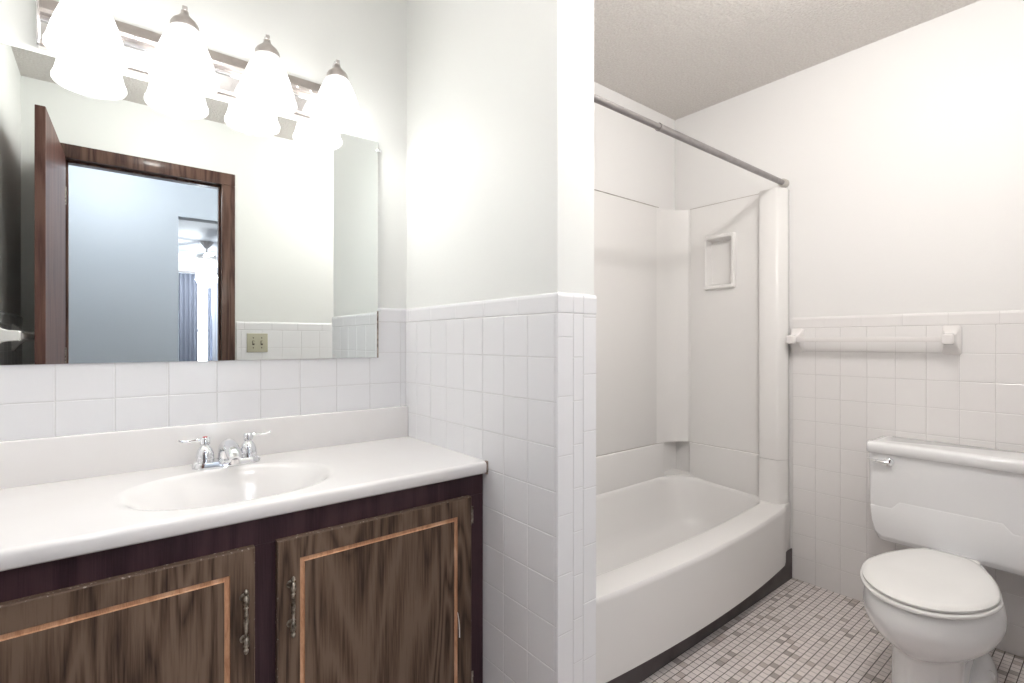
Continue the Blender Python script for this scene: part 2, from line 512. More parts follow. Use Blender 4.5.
struct(casing_set(YB - 0.11, -1, '', 2).build('trim_3', M['casing']), 'dark wood casing on the hall side of the doorway')

# the leaf: hinged at the left jamb, opened a little past a right angle into the bathroom
dl = MB().box(-0.032, 0.0, 0.004, 0.648, 0.012, 2.048, 0.0015, 1).build('door_1', M['leaf'], None)
dl.location = (-0.180, YB + 0.018, 0)
dl.rotation_euler = (0, 0, math.radians(2.0))
struct(dl, 'dark wood flush door standing open beside the doorway, seen in the mirror')
mb = MB()
for z in (0.25, 1.05, 1.85):
    mb.box(-0.004, 0.003, -0.008, 0.008, z - 0.045, z + 0.045, 0.001, 1)
mb.build('door_hinges', M['pewter'], dl)

# ------------------------------------------------------------ hall and bedroom, seen through the doorway in the mirror
HY = -1.02
struct(MB().box(-2.6, 3.6, -5.3, YB - 0.11, -0.08, 0.0).build('floor_hall', M['carpet'], smooth=0), 'carpeted floor of the hall and bedroom')
struct(MB().box(-2.6, 3.6, -5.3, YB - 0.001, ZC, ZC + 0.08).build('ceiling_hall', M['bedroom'], smooth=0), 'white ceiling of the hall and bedroom')
mb = MB()
mb.box(-1.4, 0.375, HY - 0.11, HY, 0, ZC).box(1.25, 2.2, HY - 0.11, HY, 0, ZC).box(0.375, 1.25, HY - 0.11, HY, 2.03, ZC)
struct(mb.build('wall_hall', M['hall'], smooth=0), 'blue-grey hall wall with an opening, seen in the mirror')
struct(MB().box(-1.5, -1.4, HY - 0.11, YB - 0.11, 0, ZC).build('wall_hall_left', M['hall'], smooth=0))
struct(MB().box(2.2, 2.3, HY - 0.11, YB - 0.11, 0, ZC).build('wall_hall_right', M['hall'], smooth=0))
struct(MB().box(-2.0, XL - 0.1, YB - 0.11, YB - 0.01, 0, ZC).build('wall_hall_near', M['hall'], smooth=0))
BY = -5.1
struct(MB().box(-1.6, -1.5, BY, HY - 0.11, 0, ZC).build('wall_bedroom_left', M['bedroom'], smooth=0))
struct(MB().box(3.3, 3.4, BY, HY - 0.11, 0, ZC).build('wall_bedroom_right', M['bedroom'], smooth=0))
struct(MB().box(2.3, 3.3, HY - 0.11, HY, 0, ZC).build('wall_bedroom_near', M['bedroom'], smooth=0))
WX0, WX1, WZ0, WZ1 = 0.80, 1.60, 0.55, 2.02
mb = MB()
mb.box(-1.6, WX0, BY - 0.12, BY, 0, ZC).box(WX1, 3.4, BY - 0.12, BY, 0, ZC).box(WX0, WX1, BY - 0.12, BY, 0, WZ0).box(WX0, WX1, BY - 0.12, BY, WZ1, ZC)
struct(mb.build('wall_bedroom', M['bedroom'], smooth=0), 'pale far bedroom wall with the window')
mb = MB()
fr = 0.035
mb.box(WX0, WX0 + fr, BY - 0.10, BY - 0.05, WZ0, WZ1).box(WX1 - fr, WX1, BY - 0.10, BY - 0.05, WZ0, WZ1)
mb.box(WX0, WX1, BY - 0.10, BY - 0.05, WZ0, WZ0 + fr).box(WX0, WX1, BY - 0.10, BY - 0.05, WZ1 - fr, WZ1)
mb.box(WX0, WX1, BY - 0.095, BY - 0.055, (WZ0 + WZ1) / 2 - 0.02, (WZ0 + WZ1) / 2 + 0.02)
win = struct(mb.build('window_1', M['white_trim'], smooth=0), 'bright white-framed bedroom window, seen in the mirror')
MB().box(WX0 + fr, WX1 - fr, BY - 0.078, BY - 0.074, WZ0 + fr, WZ1 - fr).build('pane', M['glass'], win, smooth=0)


def curtain(x0, x1, y, z0, z1, m, label, folds, gather=0.0):
    n = folds * 10
    mb = MB(); rows = []
    for zi in range(7):
        f = zi / 6; z = z0 + (z1 - z0) * f
        row = []
        for i in range(n + 1):
            s = i / n
            x = x0 + (x1 - x0) * s + gather * (1 - f) * s
            row.append((x, y + 0.022 * math.sin(s * folds * 2 * PI) * (1 - 0.3 * f), z))
        rows.append(row)
    mb.loft(rows, False, False, False)
    # give the cloth its thickness
    o = mb.build('curtain', m)
    sm = o.modifiers.new('cloth', 'SOLIDIFY'); sm.thickness = 0.003
    o['label'] = label; o['category'] = 'curtain'
    return o


curtain(0.735, 0.955, BY + 0.07, 0.04, 2.08, M['curtain'], 'grey-blue curtain at the left of the bright window in the mirror', 4)
curtain(1.075, 1.12, BY + 0.07, 0.04, 2.10, M['curtain'], 'narrow dark curtain edge right of the bright strip of window in the mirror', 1, 0.03)
curtain(1.13, 1.75, BY + 0.085, 0.04, 2.08, M['sheer'], 'pale curtain covering the right of the bedroom window in the mirror', 8)
rodc = MB().tube([(0.55, BY + 0.075, 2.10), (1.85, BY + 0.075, 2.10)], 0.010)
rodc.lathe([(0.004, 0), (0.02, 0.01), (0.02, 0.025), (0.003, 0.035)], (1.85, BY + 0.075, 2.10), (1, 0, 0), 12)
rodc.box(0.60, 0.62, BY, BY + 0.075, 2.09, 2.11).box(1.78, 1.80, BY, BY + 0.075, 2.09, 2.11)
o = rodc.build('curtain_rod', M['rod'])
o['label'] = 'dark curtain rod over the bedroom window, seen in the mirror'; o['category'] = 'curtain rod'

# ceiling fan
FX, FY = 0.95, -4.15
fan = thing('ceiling_fan', 'pale ceiling fan with a lit globe hanging in the bedroom, seen in the mirror', 'ceiling fan')
MB().lathe([(0.005, -0.085), (0.022, -0.085), (0.075, -0.01), (0.078, 0)], (FX, FY, ZC)).build('canopy', M['nickel'], fan)
MB().tube([(FX, FY, ZC - 0.08), (FX, FY, ZC - 0.16)], 0.012).build('downrod', M['nickel'], fan)
MB().lathe([(0.02, -0.24), (0.10, -0.235), (0.115, -0.20), (0.10, -0.165), (0.03, -0.145)], (FX, FY, ZC)).build('motor', M['white_trim'], fan)
for k in range(5):
    a = 2 * PI * k / 5 + 0.35
    mb = MB()
    c, s = math.cos(a), math.sin(a)
    def P(r, w, z):
        return (FX + r * c - w * s, FY + r * s + w * c, ZC - 0.205 + z)
    mb.loft([[P(r, -w, 0.010), P(r, w, -0.010), P(r, w, -0.016), P(r, -w, 0.004)] for r, w in ((0.14, 0.03), (0.18, 0.055), (0.45, 0.065), (0.53, 0.06), (0.56, 0.035))])
    mb.loft([[P(r, -0.012, 0.0), P(r, 0.012, 0.0), P(r, 0.012, -0.012), P(r, -0.012, -0.006)] for r in (0.09, 0.17)])
    mb.build('blade', M['nickel'] if False else M['white_trim'], fan)
gm = bpy.data.materials.new('lit_globe'); gm.use_nodes = True
gp = gm.node_tree.nodes['Principled BSDF']
gp.inputs['Base Color'].default_value = (0.9, 0.9, 0.9, 1)
gp.inputs['Emission Color'].default_value = (1.0, 0.98, 0.95, 1)
gp.inputs['Emission Strength'].default_value = 2.5
MB().lathe([(0.004, -0.36), (0.06, -0.35), (0.115, -0.31), (0.125, -0.27), (0.09, -0.24)], (FX, FY, ZC)).build('light_globe', gm, fan)
point_lamp('fan_bulb', (FX, FY, ZC - 0.46), BEDROOM_LAMP_W, 0.12, (0.93, 0.96, 1.0), fan)
settle(fan, (FX, FY, ZC))

# added fill light: unseen dome brightening the hall wall and spilling through the doorway
hl = thing('hall_fill_light', 'added fill light, a round white dome on the hall ceiling just outside the bathroom doorway', 'ceiling lamp')
MB().lathe([(0.003, -0.085), (0.06, -0.08), (0.11, -0.055), (0.13, -0.02), (0.13, -0.005)], (-0.06, -0.45, ZC)).build('glass_dome', gm, hl)
MB().lathe([(0.14, -0.02), (0.14, 0)], (-0.06, -0.45, ZC)).build('lamp_base', M['white_trim'], hl)
point_lamp('hall_fill_bulb', (-0.06, -0.45, ZC - 0.17), HALL_FILL_W, 0.10, (0.86, 0.92, 1.0), hl)
settle(hl, (-0.06, -0.45, ZC))

h2 = thing('hall_fill_light', 'added fill light, a round white dome further along the hall ceiling, past the bedroom opening', 'ceiling lamp')  # second unseen dome, added to even out the light on the hall wall
MB().lathe([(0.003, -0.085), (0.06, -0.08), (0.11, -0.055), (0.13, -0.02), (0.13, -0.005)], (1.45, -0.58, ZC)).build('glass_dome', gm, h2)
MB().lathe([(0.14, -0.02), (0.14, 0)], (1.45, -0.58, ZC)).build('lamp_base', M['white_trim'], h2)
point_lamp('hall_fill_bulb', (1.45, -0.58, ZC - 0.17), HALL_FAR_FILL_W, 0.10, (0.86, 0.92, 1.0), h2)
settle(h2, (1.45, -0.58, ZC))

# ceiling lamp of the bath side
LX, LY = 1.40, 0.42
bl = thing('bathroom_ceiling_lamp', 'round white dome lamp on the bathroom ceiling', 'ceiling lamp')
MB().lathe([(0.003, -0.05), (0.07, -0.046), (0.12, -0.03), (0.14, -0.012), (0.14, -0.004)], (LX, LY, ZC)).build('glass_dome', gm, bl)
MB().lathe([(0.15, -0.012), (0.15, 0)], (LX, LY, ZC)).build('lamp_base', M['white_trim'], bl)
point_lamp('ceiling_bulb', (LX, LY, ZC - 0.13), CEILING_LAMP_W, 0.05, (1.0, 0.972, 0.95), bl)
settle(bl, (LX, LY, ZC))

el = thing('entry_fill_light', 'added fill light, a small round dome on the ceiling between the doorway and the sink', 'ceiling lamp')  # unseen dome added as fill for the cabinet doors and partition face
MB().lathe([(0.003, -0.040), (0.05, -0.037), (0.085, -0.025), (0.10, -0.010), (0.10, -0.004)], (0.20, 0.52, ZC)).build('glass_dome', gm, el)
MB().lathe([(0.11, -0.010), (0.11, 0)], (0.20, 0.52, ZC)).build('lamp_base', M['white_trim'], el)
point_lamp('entry_fill_bulb', (0.20, 0.52, ZC - 0.10), ENTRY_FILL_W, 0.06, (1.0, 0.985, 0.97), el)
settle(el, (0.20, 0.52, ZC))

# ------------------------------------------------------------ mirror
mir = thing('wall_mirror_glass', 'large frameless mirror on the wall above the sink', 'mirror')
mb = MB()
mx0, mx1, mz0, mz1 = -0.334, 0.7238, 1.070, 1.819
mb.box(mx0, mx1, 1.6500, 1.6545, mz0, mz1, mi=1)
mb.v = mb.v
mb.build('mirror_glass', [M['mirror'], M['mirror_edge']], mir, smooth=0)
me = mir.children[0].data
for p in me.polygons:
    p.material_index = 0 if p.normal.y < -0.9 else 1
mb = MB()
mb.box(mx1 - 0.003, mx1 + 0.0015, 1.6492, 1.6540, mz0 - 0.001, mz0 + 0.165)
mb.build('edge_strip', M['caulk'], mir, smooth=0)
for (x, z) in ((mx1 + 0.003, 1.235), (mx1 + 0.003, 1.79)):
    mb = MB()
    mb.lathe([(0.0045, 0), (0.0045, 0.010), (0.002, 0.012)], (x + 0.004, 1.660, z), (0, -1, 0), 12)
    mb.box(x - 0.007, x + 0.006, 1.6465, 1.6495, z - 0.004, z + 0.004, 0.001, 1)
    mb.build('mirror_clip', M['chrome'], mir)
settle(mir, ((mx0 + mx1) / 2, 1.652, mz0))

# ------------------------------------------------------------ vanity light
vl = thing('vanity_light', 'brushed metal bar light with four glowing bell shades above the mirror', 'wall light')
bx0, bx1 = -0.137, 0.585
prof = [(0.000, 1.834), (0.020, 1.834), (0.024, 1.838), (0.024, 1.848), (0.018, 1.852), (0.018, 1.892), (0.024, 1.896),
        (0.026, 1.902), (0.022, 1.908), (0.030, 1.912), (0.030, 1.922), (0.022, 1.928), (0.014, 1.945), (0.010, 1.957), (0.0, 1.957)]
mb = MB()
mb.loft([[(x, 1.660 - d, z) for d, z in prof] for x in (bx0, bx1)], mi=0)
plate = mb.build('backplate', [M['nickel'], M['chrome']], vl, smooth=20)
for p in plate.data.polygons:
    if 1.849 < p.center.z < 1.895 and abs(p.normal.x) < .5: p.material_index = 1
for x in (bx0, bx1):
    MB().box(x - 0.003, x + 0.003, 1.625, 1.660, 1.832, 1.960, 0.002, 2).build('end_cap', M['bright_nickel'], vl)
SY_, SZ = 1.556, 1.8025
for k, sx in enumerate((-0.045, 0.149, 0.348, 0.549)):
    # glass shade: cone with a rolled lip
    pr_ = [(0.0760, 0.003), (0.0782, 0.007), (0.0782, 0.013), (0.0755, 0.019), (0.0725, 0.025), (0.0715, 0.032), (0.0665, 0.053),
           (0.0580, 0.080), (0.0490, 0.105), (0.0400, 0.126), (0.0335, 0.138), (0.0300, 0.142)]
    mb = MB().lathe(pr_, (sx, SY_, SZ), n=40, cap0=False, cap1=False)
    sh = mb.build('glass_shade', M['shade'], vl, smooth=60)
    # metal cup
    mb = MB().lathe([(0.0300, 0.134), (0.0325, 0.136), (0.0325, 0.150), (0.0270, 0.160), (0.0160, 0.170), (0.0095, 0.178), (0.0085, 0.186), (0.004, 0.188)], (sx, SY_, SZ), n=28)
    mb.build('shade_cup', M['nickel'], vl)
    # arm: out of the bar, up and over, down onto the cup
    mb = MB().tube(bez((sx, 1.636, 1.915), (sx, 1.600, 1.925), (sx, 1.604, 1.985), (sx, 1.578, 1.996), 12)
                   + bez((sx, 1.572, 1.998), (sx, 1.562, 2.000), (sx, SY_, 1.996), (sx, SY_, 1.976), 6), 0.0062, n=12)
    mb.box(sx - 0.006, sx + 0.006, SY_ - 0.007, SY_ + 0.008, 1.983, 2.001, 0.002, 2)
    mb.lathe([(0.017, 0), (0.017, 0.004), (0.010, 0.009)], (sx, 1.634, 1.915), (0, -1, 0), 20)
    mb.build('arm', M['bright_nickel'], vl)
    # bulb
    bmx = MB().lathe([(0.004, -0.046), (0.016, -0.040), (0.024, -0.022), (0.024, -0.008), (0.016, 0.014), (0.012, 0.034), (0.012, 0.05)], (sx, SY_, SZ + 0.075), n=20)
    bmx.build('bulb', gm, vl)
    point_lamp('vanity_bulb', (sx, SY_, SZ + 0.010), VANITY_BULB_W, 0.030, (1.0, 0.985, 0.965), vl)
for x in (0.0, 0.05, 0.20, 0.245, 0.40, 0.45, 0.49):
    MB().lathe([(0.0045, 0), (0.0045, 0.003), (0.001, 0.006)], (x, 1.630, 1.917), (0, -1, 0), 12).build('screw', M['bright_nickel'], vl)
settle(vl, ((bx0 + bx1) / 2, 1.66, 1.895))

# ------------------------------------------------------------ vanity cabinet
FYF = 1.176
van = thing('vanity_cabinet', 'dark brown vanity cabinet with walnut doors under the white sink top', 'cabinet')
mb = MB()
mb.box(XL + 0.006, 0.832, FYF, FYF + 0.018, 0.095, 0.749)
mb.box(XL + 0.006, XL + 0.022, FYF, 1.650, 0.095, 0.749).box(0.816, 0.832, FYF, 1.650, 0.095, 0.749)
mb.box(XL + 0.006, 0.832, FYF, 1.650, 0.095, 0.113).box(XL + 0.006, 0.832, 1.640, 1.650, 0.095, 0.749)
# face frame drawn as proud rails and stiles
for (a, b, c, d) in ((XL + 0.006, 0.832, 0.690, 0.749), (XL + 0.006, 0.832, 0.095, 0.135), (0.225, 0.288, 0.1352, 0.6898), (0.772, 0.832, 0.1352, 0.6898), (XL + 0.006, -0.26, 0.1352, 0.6898)):
    mb.box(a, b, FYF - 0.004, FYF + 0.01, c, d, 0.001, 1)
mb.build('cabinet_body', M['frame_wood'], van, smooth=0)
MB().box(XL + 0.006, 0.832, FYF + 0.06, 1.60, 0.0, 0.095).build('toe_kick', M['brown_black'], van, smooth=0)


def cab_door(x0, x1, z0, z1, hx, hinge_x):
    yf = FYF - 0.004 - 0.018
    mb = MB()
    yb = FYF - 0.005

    def ring(i, y):
        return [(x0 + i, y, z0 + i), (x1 - i, y, z0 + i), (x1 - i, y, z1 - i), (x0 + i, y, z1 - i)]
    R = [(0, yb), (0, yf + 0.0015), (0.0022, yf), (0.0465, yf), (0.0480, yf + 0.0025), (0.0555, yf + 0.0025), (0.057, yf)]
    L = [ring(*r) for r in R]
    mi = [2, 2, 0, 1, 1, 1]
    for k in range(len(L) - 1):
        mb.loft([L[k], L[k + 1]], True, False, False, mi[k])
    mb.add(L[-1], [[0, 1, 2, 3]], 0)
    mb.add(L[0], [[0, 3, 2, 1]], 0)
    d = mb.build('cabinet_door', [M['door_wood'], M['groove'], M['worn']], van, smooth=0)
    # spindle pull
    hz = 0.553
    yh = yf - 0.020
    pr2 = [(0.0015, -0.066), (0.0045, -0.063), (0.0055, -0.058), (0.0030, -0.054), (0.0062, -0.050), (0.0075, -0.043), (0.0060, -0.036),
           (0.0034, -0.031), (0.0052, -0.028), (0.0034, -0.025), (0.0046, -0.012), (0.0056, 0.0)]
    pr2 = pr2 + [(r, -z) for r, z in pr2[-2::-1]]
    h = MB().lathe([(r * 0.86, z) for r, z in pr2], (hx, yh, hz), n=16)
    for s in (-1, 1):
        h.tube([(hx, yf, hz + s * 0.043), (hx, yh, hz + s * 0.043)], [0.0065, 0.0045], 12)
        h.lathe([(0.0085, 0), (0.0085, 0.002), (0.005, 0.004)], (hx, yf, hz + s * 0.043), (0, -1, 0), 16)
    h.build('handle', M['pewter'], d)
    for z in (0.636, 0.170):
        g = MB()
        g.tube([(hinge_x, FYF - 0.008, z - 0.028), (hinge_x, FYF - 0.008, z + 0.028)], 0.0042, 10)
        for q in (-0.030, 0.030):
            g.lathe([(0.002, -0.004), (0.004, 0), (0.002, 0.004)], (hinge_x, FYF - 0.008, z + q), n=10)
        s = 1 if hinge_x > hx else -1
        g.box(min(hinge_x, hinge_x + s * 0.012), max(hinge_x, hinge_x + s * 0.012), FYF - 0.0065, FYF - 0.0035, z - 0.024, z + 0.024)
        g.build('hinge', M['pewter'], d)
    return d


dL = cab_door(-0.268, 0.2347, 0.115, 0.694, 0.2138, -0.272)
dR = cab_door(0.278, 0.781, 0.115, 0.694, 0.305, 0.785)
dL['label'] = 'walnut door left of the centre stile'
dR['label'] = 'walnut door next to the tiled partition'
st = MB().tube(bez((0.7345, FYF - 0.0225, 0.388), (0.739, FYF - 0.0225, 0.365), (0.741, FYF - 0.0225, 0.345), (0.7405, FYF - 0.0225, 0.318), 8), [0.001, 0.0016, 0.002, 0.0022, 0.0024, 0.0026, 0.0026, 0.0026, 0.0026], 8, flat=0.5)
st.build('paint_drip', M['paint_streak'], dR)
settle(van, (0.25, 1.40, 0.0))

# ------------------------------------------------------------ countertop with basin
ct = thing('vanity_countertop', 'white cultured marble sink top with moulded oval basin and backsplash', 'sink')
CX0, CX1, CYF, CYB, CT, CB = XL + 0.006, 0.8328, 1.148, 1.6545, 0.7845, 0.750
BCX, BCY, BA, BB, BD = 0.233, 1.362, 0.209, 0.158, 0.125


def basin(x, y):
    u = (x - BCX) / BA; v = (y - BCY) / BB
    r = (abs(u) ** 2.3 + abs(v) ** 2.3) ** (1 / 2.3)
    if r >= 1.08: return 0.0
    t = min(1.0, (1.08 - r) / 0.50)
    s = t * t * (3 - 2 * t)
    return -BD * (0.25 * t * t + 0.75 * s)


xs = sorted(set([CX0 + (CX1 - CX0) * i / 150 for i in range(151)]))
rows = []
for (y, z) in ((CYF + 0.02, CB), (CYF + 0.006, CB + 0.001), (CYF + 0.001, CB + 0.006), (CYF, CT - 0.009), (CYF + 0.0012, CT - 0.0045), (CYF + 0.0045, CT - 0.0012)):
    rows.append([(x, y, z) for x in xs])
ny = 72
for j in range(ny + 1):
    y = CYF + 0.012 + (CYB - 0.016 - CYF - 0.012) * j / ny
    rows.append([(x, y, CT + basin(x, y)) for x in xs])
mb = MB().loft(rows, False, False, False)
mb.build('basin_top', M['marble'], ct, smooth=50)
mb = MB().box(CX0, CX1, CYF + 0.004, CYB, CB, CT - 0.004).build('slab', M['marble'], ct, smooth=0)
# the slab is hollow under the bowl: only a rim strip is kept
me = mb.data
bpy.data.objects.remove(mb); bpy.data.meshes.remove(me)
mb = MB()
mb.box(CX0, CX1, 1.545, CYB, CB, CT - 0.0006).box(CX1 - 0.012, CX1, CYF + 0.006, CYB, CB, CT - 0.0008)
mb.build('slab_edge', M['marble'], ct, smooth=0)
MB().box(CX0, CX1, 1.636, CYB, CT - 0.002, 0.893, 0.004, 3).build('backsplash', M['marble'], ct)
MB().lathe([(0.021, 0), (0.021, 0.003), (0.016, 0.004), (0.012, 0.001)], (BCX, BCY, CT - BD), n=24).build('drain', M['chrome'], ct)
mb = MB().box(CX1 - 0.005, CX1 + 0.0025, CYF - 0.001, CYF + 0.012, CB - 0.002, CT + 0.0012, 0.001, 1).build('stained_caulk', M['caulk'], ct)
settle(ct, (0.25, 1.40, CB))

# ------------------------------------------------------------ faucet
fa = thing('sink_faucet', 'chrome two-handled faucet standing behind the basin', 'faucet')
FCX, FCY = 0.249, 1.570
mb = MB()


def oblong(hx, hy, z, n=40):
    out = []
    for k in range(n):
        a = 2 * PI * k / n
        c, s = math.cos(a), math.sin(a)
        out.append((FCX + (hx - hy) * (1 if c > 0 else -1) * min(1, abs(c) * 1.7) + hy * c, FCY + hy * s, z))
    return out


mb.loft([oblong(0.083, 0.029, CT), oblong(0.083, 0.029, CT + 0.008), oblong(0.079, 0.0255, CT + 0.016), oblong(0.072, 0.019, CT + 0.019)])
mb.build('base_plate', M['chrome'], fa)
for s, dot in ((-1, True), (1, False)):
    hx = FCX + s * 0.0525
    mb = MB().lathe([(0.0235, 0), (0.0222, 0.006), (0.0218, 0.018), (0.0205, 0.030), (0.0175, 0.040), (0.0125, 0.047), (0.0095, 0.051)], (hx, FCY, CT + 0.010), n=28)
    h = mb.build('handle_body', M['chrome'], fa)
    mb = MB().lathe([(0.0100, 0), (0.0125, 0.003), (0.0125, 0.018), (0.0105, 0.021), (0.003, 0.022)], (hx, FCY, CT + 0.061), n=24)
    mb.tube(bez((hx + s * 0.008, FCY, CT + 0.074), (hx + s * 0.025, FCY + 0.001, CT + 0.079), (hx + s * 0.038, FCY + 0.004, CT + 0.069), (hx + s * 0.060, FCY + 0.008, CT + 0.078), 10),
            [0.0048, 0.0045, 0.0040, 0.0036, 0.0033, 0.0032, 0.0033, 0.0036, 0.0041, 0.0046, 0.0035], 10)
    mb.build('lever', M['chrome'], h)
    if dot:
        MB().lathe([(0.006, 0), (0.0055, 0.0012)], (hx, FCY, CT + 0.0825), n=16).build('hot_dot', M['red'], h)
sp = [(FCX, FCY + 0.004, CT + 0.010), (FCX, FCY + 0.004, CT + 0.036), (FCX, FCY - 0.003, CT + 0.052), (FCX, FCY - 0.022, CT + 0.060),
      (FCX, FCY - 0.050, CT + 0.059), (FCX, FCY - 0.080, CT + 0.053), (FCX, FCY - 0.106, CT + 0.044), (FCX, FCY - 0.117, CT + 0.036)]
mb = MB().tube(sp, [0.024, 0.022, 0.021, 0.0195, 0.0185, 0.018, 0.0175, 0.013], 24, flat=0.85)
mb.build('spout', M['chrome'], fa)
mb = MB().lathe([(0.0105, -0.006), (0.0105, 0.006)], (FCX, FCY - 0.110, CT + 0.030), n=20)
mb.build('aerator', M['bright_nickel'], fa)
settle(fa, (FCX, FCY, CT))

# ------------------------------------------------------------ bathtub
tub = thing('bathtub', 'white bow-fronted alcove bathtub with moulded lower wall band', 'bathtub')
TX0, TX1 = XP2 + 0.006, XT - 0.004
TMX = 1.75
RZ = 0.360


def yfront(x):
    e = max(0.0, min(1.0, (abs(x - TMX) - 0.66) / 0.11))
    e = e * e * (3 - 2 * e)
    return (0.968 + 0.050 * ((x - TMX) / 0.78) ** 2) * (1 - e) + 1.031 * e
def yin(x): return 1.084 + 0.044 * ((x - TMX) / 0.78) ** 2


XI0, XI1, YI1 = 1.045, 2.484, 1.608


def rim_z(y): return RZ + 0.030 * max(0.0, min(1.0, (y - 1.12) / 0.45))


def inner_loop(inset, z, rc, n=160, zf=None):
    """rounded quad, front side follows the bow; parametrised by angle round the centre"""
    cx, cy = TMX, 1.35
    x0, x1, y1 = XI0 + inset * 1.5, XI1 - inset, YI1 - inset
    pts = []
    poly = []
    def arc(ax, ay, a0, a1, r, m=14):
        return [(ax + r * math.cos(a0 + (a1 - a0) * i / m), ay + r * math.sin(a0 + (a1 - a0) * i / m)) for i in range(m + 1)]
    yf = lambda x: yin(x) + inset * 0.9
    rf = rc * 0.55
    poly += [(x0 + rf + (x1 - x0 - 2 * rf) * i / 40, yf(x0 + rf + (x1 - x0 - 2 * rf) * i / 40)) for i in range(41)]
    poly += arc(x1 - rf, yf(x1 - rf) + rf, -PI / 2, 0, rf)
    poly += arc(x1 - rc, y1 - rc, 0, PI / 2, rc)
    poly += arc(x0 + rc, y1 - rc, PI / 2, PI, rc)
    poly += arc(x0 + rf, yf(x0 + rf) + rf, PI, 1.5 * PI, rf)
    for k in range(n):
        a = 2 * PI * k / n
        dx, dy = math.cos(a), math.sin(a)
        best = None
        for i in range(len(poly)):
            p, q = poly[i], poly[(i + 1) % len(poly)]
            ex, ey = q[0] - p[0], q[1] - p[1]
            den = dx * ey - dy * ex
            if abs(den) < 1e-9: continue
            t = ((p[0] - cx) * ey - (p[1] - cy) * ex) / den
            u = ((p[0] - cx) * dy - (p[1] - cy) * dx) / den
            if t > 0 and -1e-6 <= u <= 1 + 1e-6 and (best is None or t > best): best = t
        x, y = cx + dx * best, cy + dy * best
        pts.append((x, y, (rim_z(y) + z) if zf is None else zf))
    return pts


def outer_loop(z, n=160, front=0.0, zabs=None):
    cx, cy = TMX, 1.35
    out = []
    for k in range(n):
        a = 2 * PI * k / n
        dx, dy = math.cos(a), math.sin(a)
        t = 9
        if dx > 1e-9: t = min(t, (TX1 - cx) / dx)
        if dx < -1e-9: t = min(t, (TX0 - cx) / dx)
        if dy > 1e-9: t = min(t, (YM - 0.002 - cy) / dy)
        if dy < -1e-9:
            lo, hi = 0, t
            for _ in range(40):
                mid = (lo + hi) / 2
                if cy + dy * mid > yfront(cx + dx * mid) + front: lo = mid
                else: hi = mid
            t = lo
        x, y = cx + dx * t, cy + dy * t
        out.append((x, y, (rim_z(y) + z) if zabs is None else zabs))
    return out


# snap the outer samples nearest to the corners onto the corners
def fix_corners(L, front=0.0):
    for (x, y) in ((TX1, yfront(TX1)), (TX0, yfront(TX0)), (TX1, YM - 0.002), (TX0, YM - 0.002)):
        i = min(range(len(L)), key=lambda k: (L[k][0] - x) ** 2 + (L[k][1] - y) ** 2)
        L[i] = (x, y, L[i][2])
    return L


loops = [fix_corners(outer_loop(0, front=0.004, zabs=0.094), 0.004), fix_corners(outer_loop(-0.020, front=0.0), 0.0), fix_corners(outer_loop(-0.006, front=0.0015), 0.0015), fix_corners(outer_loop(-0.001, front=0.006), 0.006), fix_corners(outer_loop(0.0, front=0.014), 0.014),
         inner_loop(-0.006, 0.0, 0.19), inner_loop(0.000, -0.002, 0.19), inner_loop(0.004, -0.007, 0.19), inner_loop(0.008, -0.020, 0.19),
         inner_loop(0.022, -0.10, 0.19), inner_loop(0.040, -0.19, 0.19), inner_loop(0.058, -0.23, 0.19), inner_loop(0.085, -0.25, 0.18), inner_loop(0.13, 0, 0.16, zf=0.118), inner_loop(0.22, 0, 0.10, zf=0.112)]
mb = MB().loft(loops, True, False, True)
mb.build('tub_basin', M['acrylic'], tub, smooth=40)
# lower wall band with the recessed corner
SEAM = 0.571
mb = MB()
mb.box(TX0, 2.362, 1.612, YM - 0.002, 0.37, SEAM, 0.006, 3)
mb.box(2.484, TX1, 1.10, 1.540, 0.352, SEAM, 0.006, 3)
mb.box(2.34, TX1, 1.632, YM - 0.002, 0.37, SEAM)
mb.box(2.504, TX1, 1.52, YM - 0.002, 0.36, SEAM)
mb.add([(2.355, 1.606, 0.397), (2.488, 1.535, 0.397), (2.51, 1.54, 0.404), (2.51, 1.64, 0.404), (2.355, 1.64, 0.404), (2.355, 1.606, 0.37), (2.488, 1.535, 0.37)],
       [[0, 1, 2, 3, 4], [0, 5, 6, 1]])
mb.build('wall_band', M['acrylic'], tub, smooth=40)
mb = MB()
mb.box(TX0, 1.020, 1.10, YM - 0.01, 0.352, SEAM, 0.006, 3)
mb.build('wall_band', M['acrylic'], tub, smooth=40)


# front columns
def column(z0, z1, flip=False, grow=0.0, topround=True):
    g = grow
    pr_ = [(TX1, 1.1450), (2.470, 1.1450), (2.449 - g, 1.140), (2.4455 - g, 1.132), (2.447 - g, 1.064 - g), (2.451 - g, 1.056 - g), (2.457 - g, 1.050 - g),
           (2.484, 1.034 - g * .3), (2.492, 1.031), (2.506, 1.030), (2.514, 1.033), (TX1, 1.035)]
    if flip:
        pr_ = [(XP2 + XT - x, y) for x, y in pr_]
    mb = MB()
    zs = [(z0, 0), (z1 - 0.006, 0), (z1 - 0.001, 0.004), (z1, 0.010)] if topround else [(z0, 0), (z1, 0)]
    cx = 2.50 if not flip else XP2 + XT - 2.50
    loops = []
    for z, ins in zs:
        L = []
        for x, y in pr_:
            dx, dy = cx - x, 1.09 - y
            d = math.hypot(dx, dy)
            k = min(1, ins / max(d, 1e-6))
            L.append((x + dx * k, y + dy * k, z))
        loops.append(L)
    return mb.loft(loops)


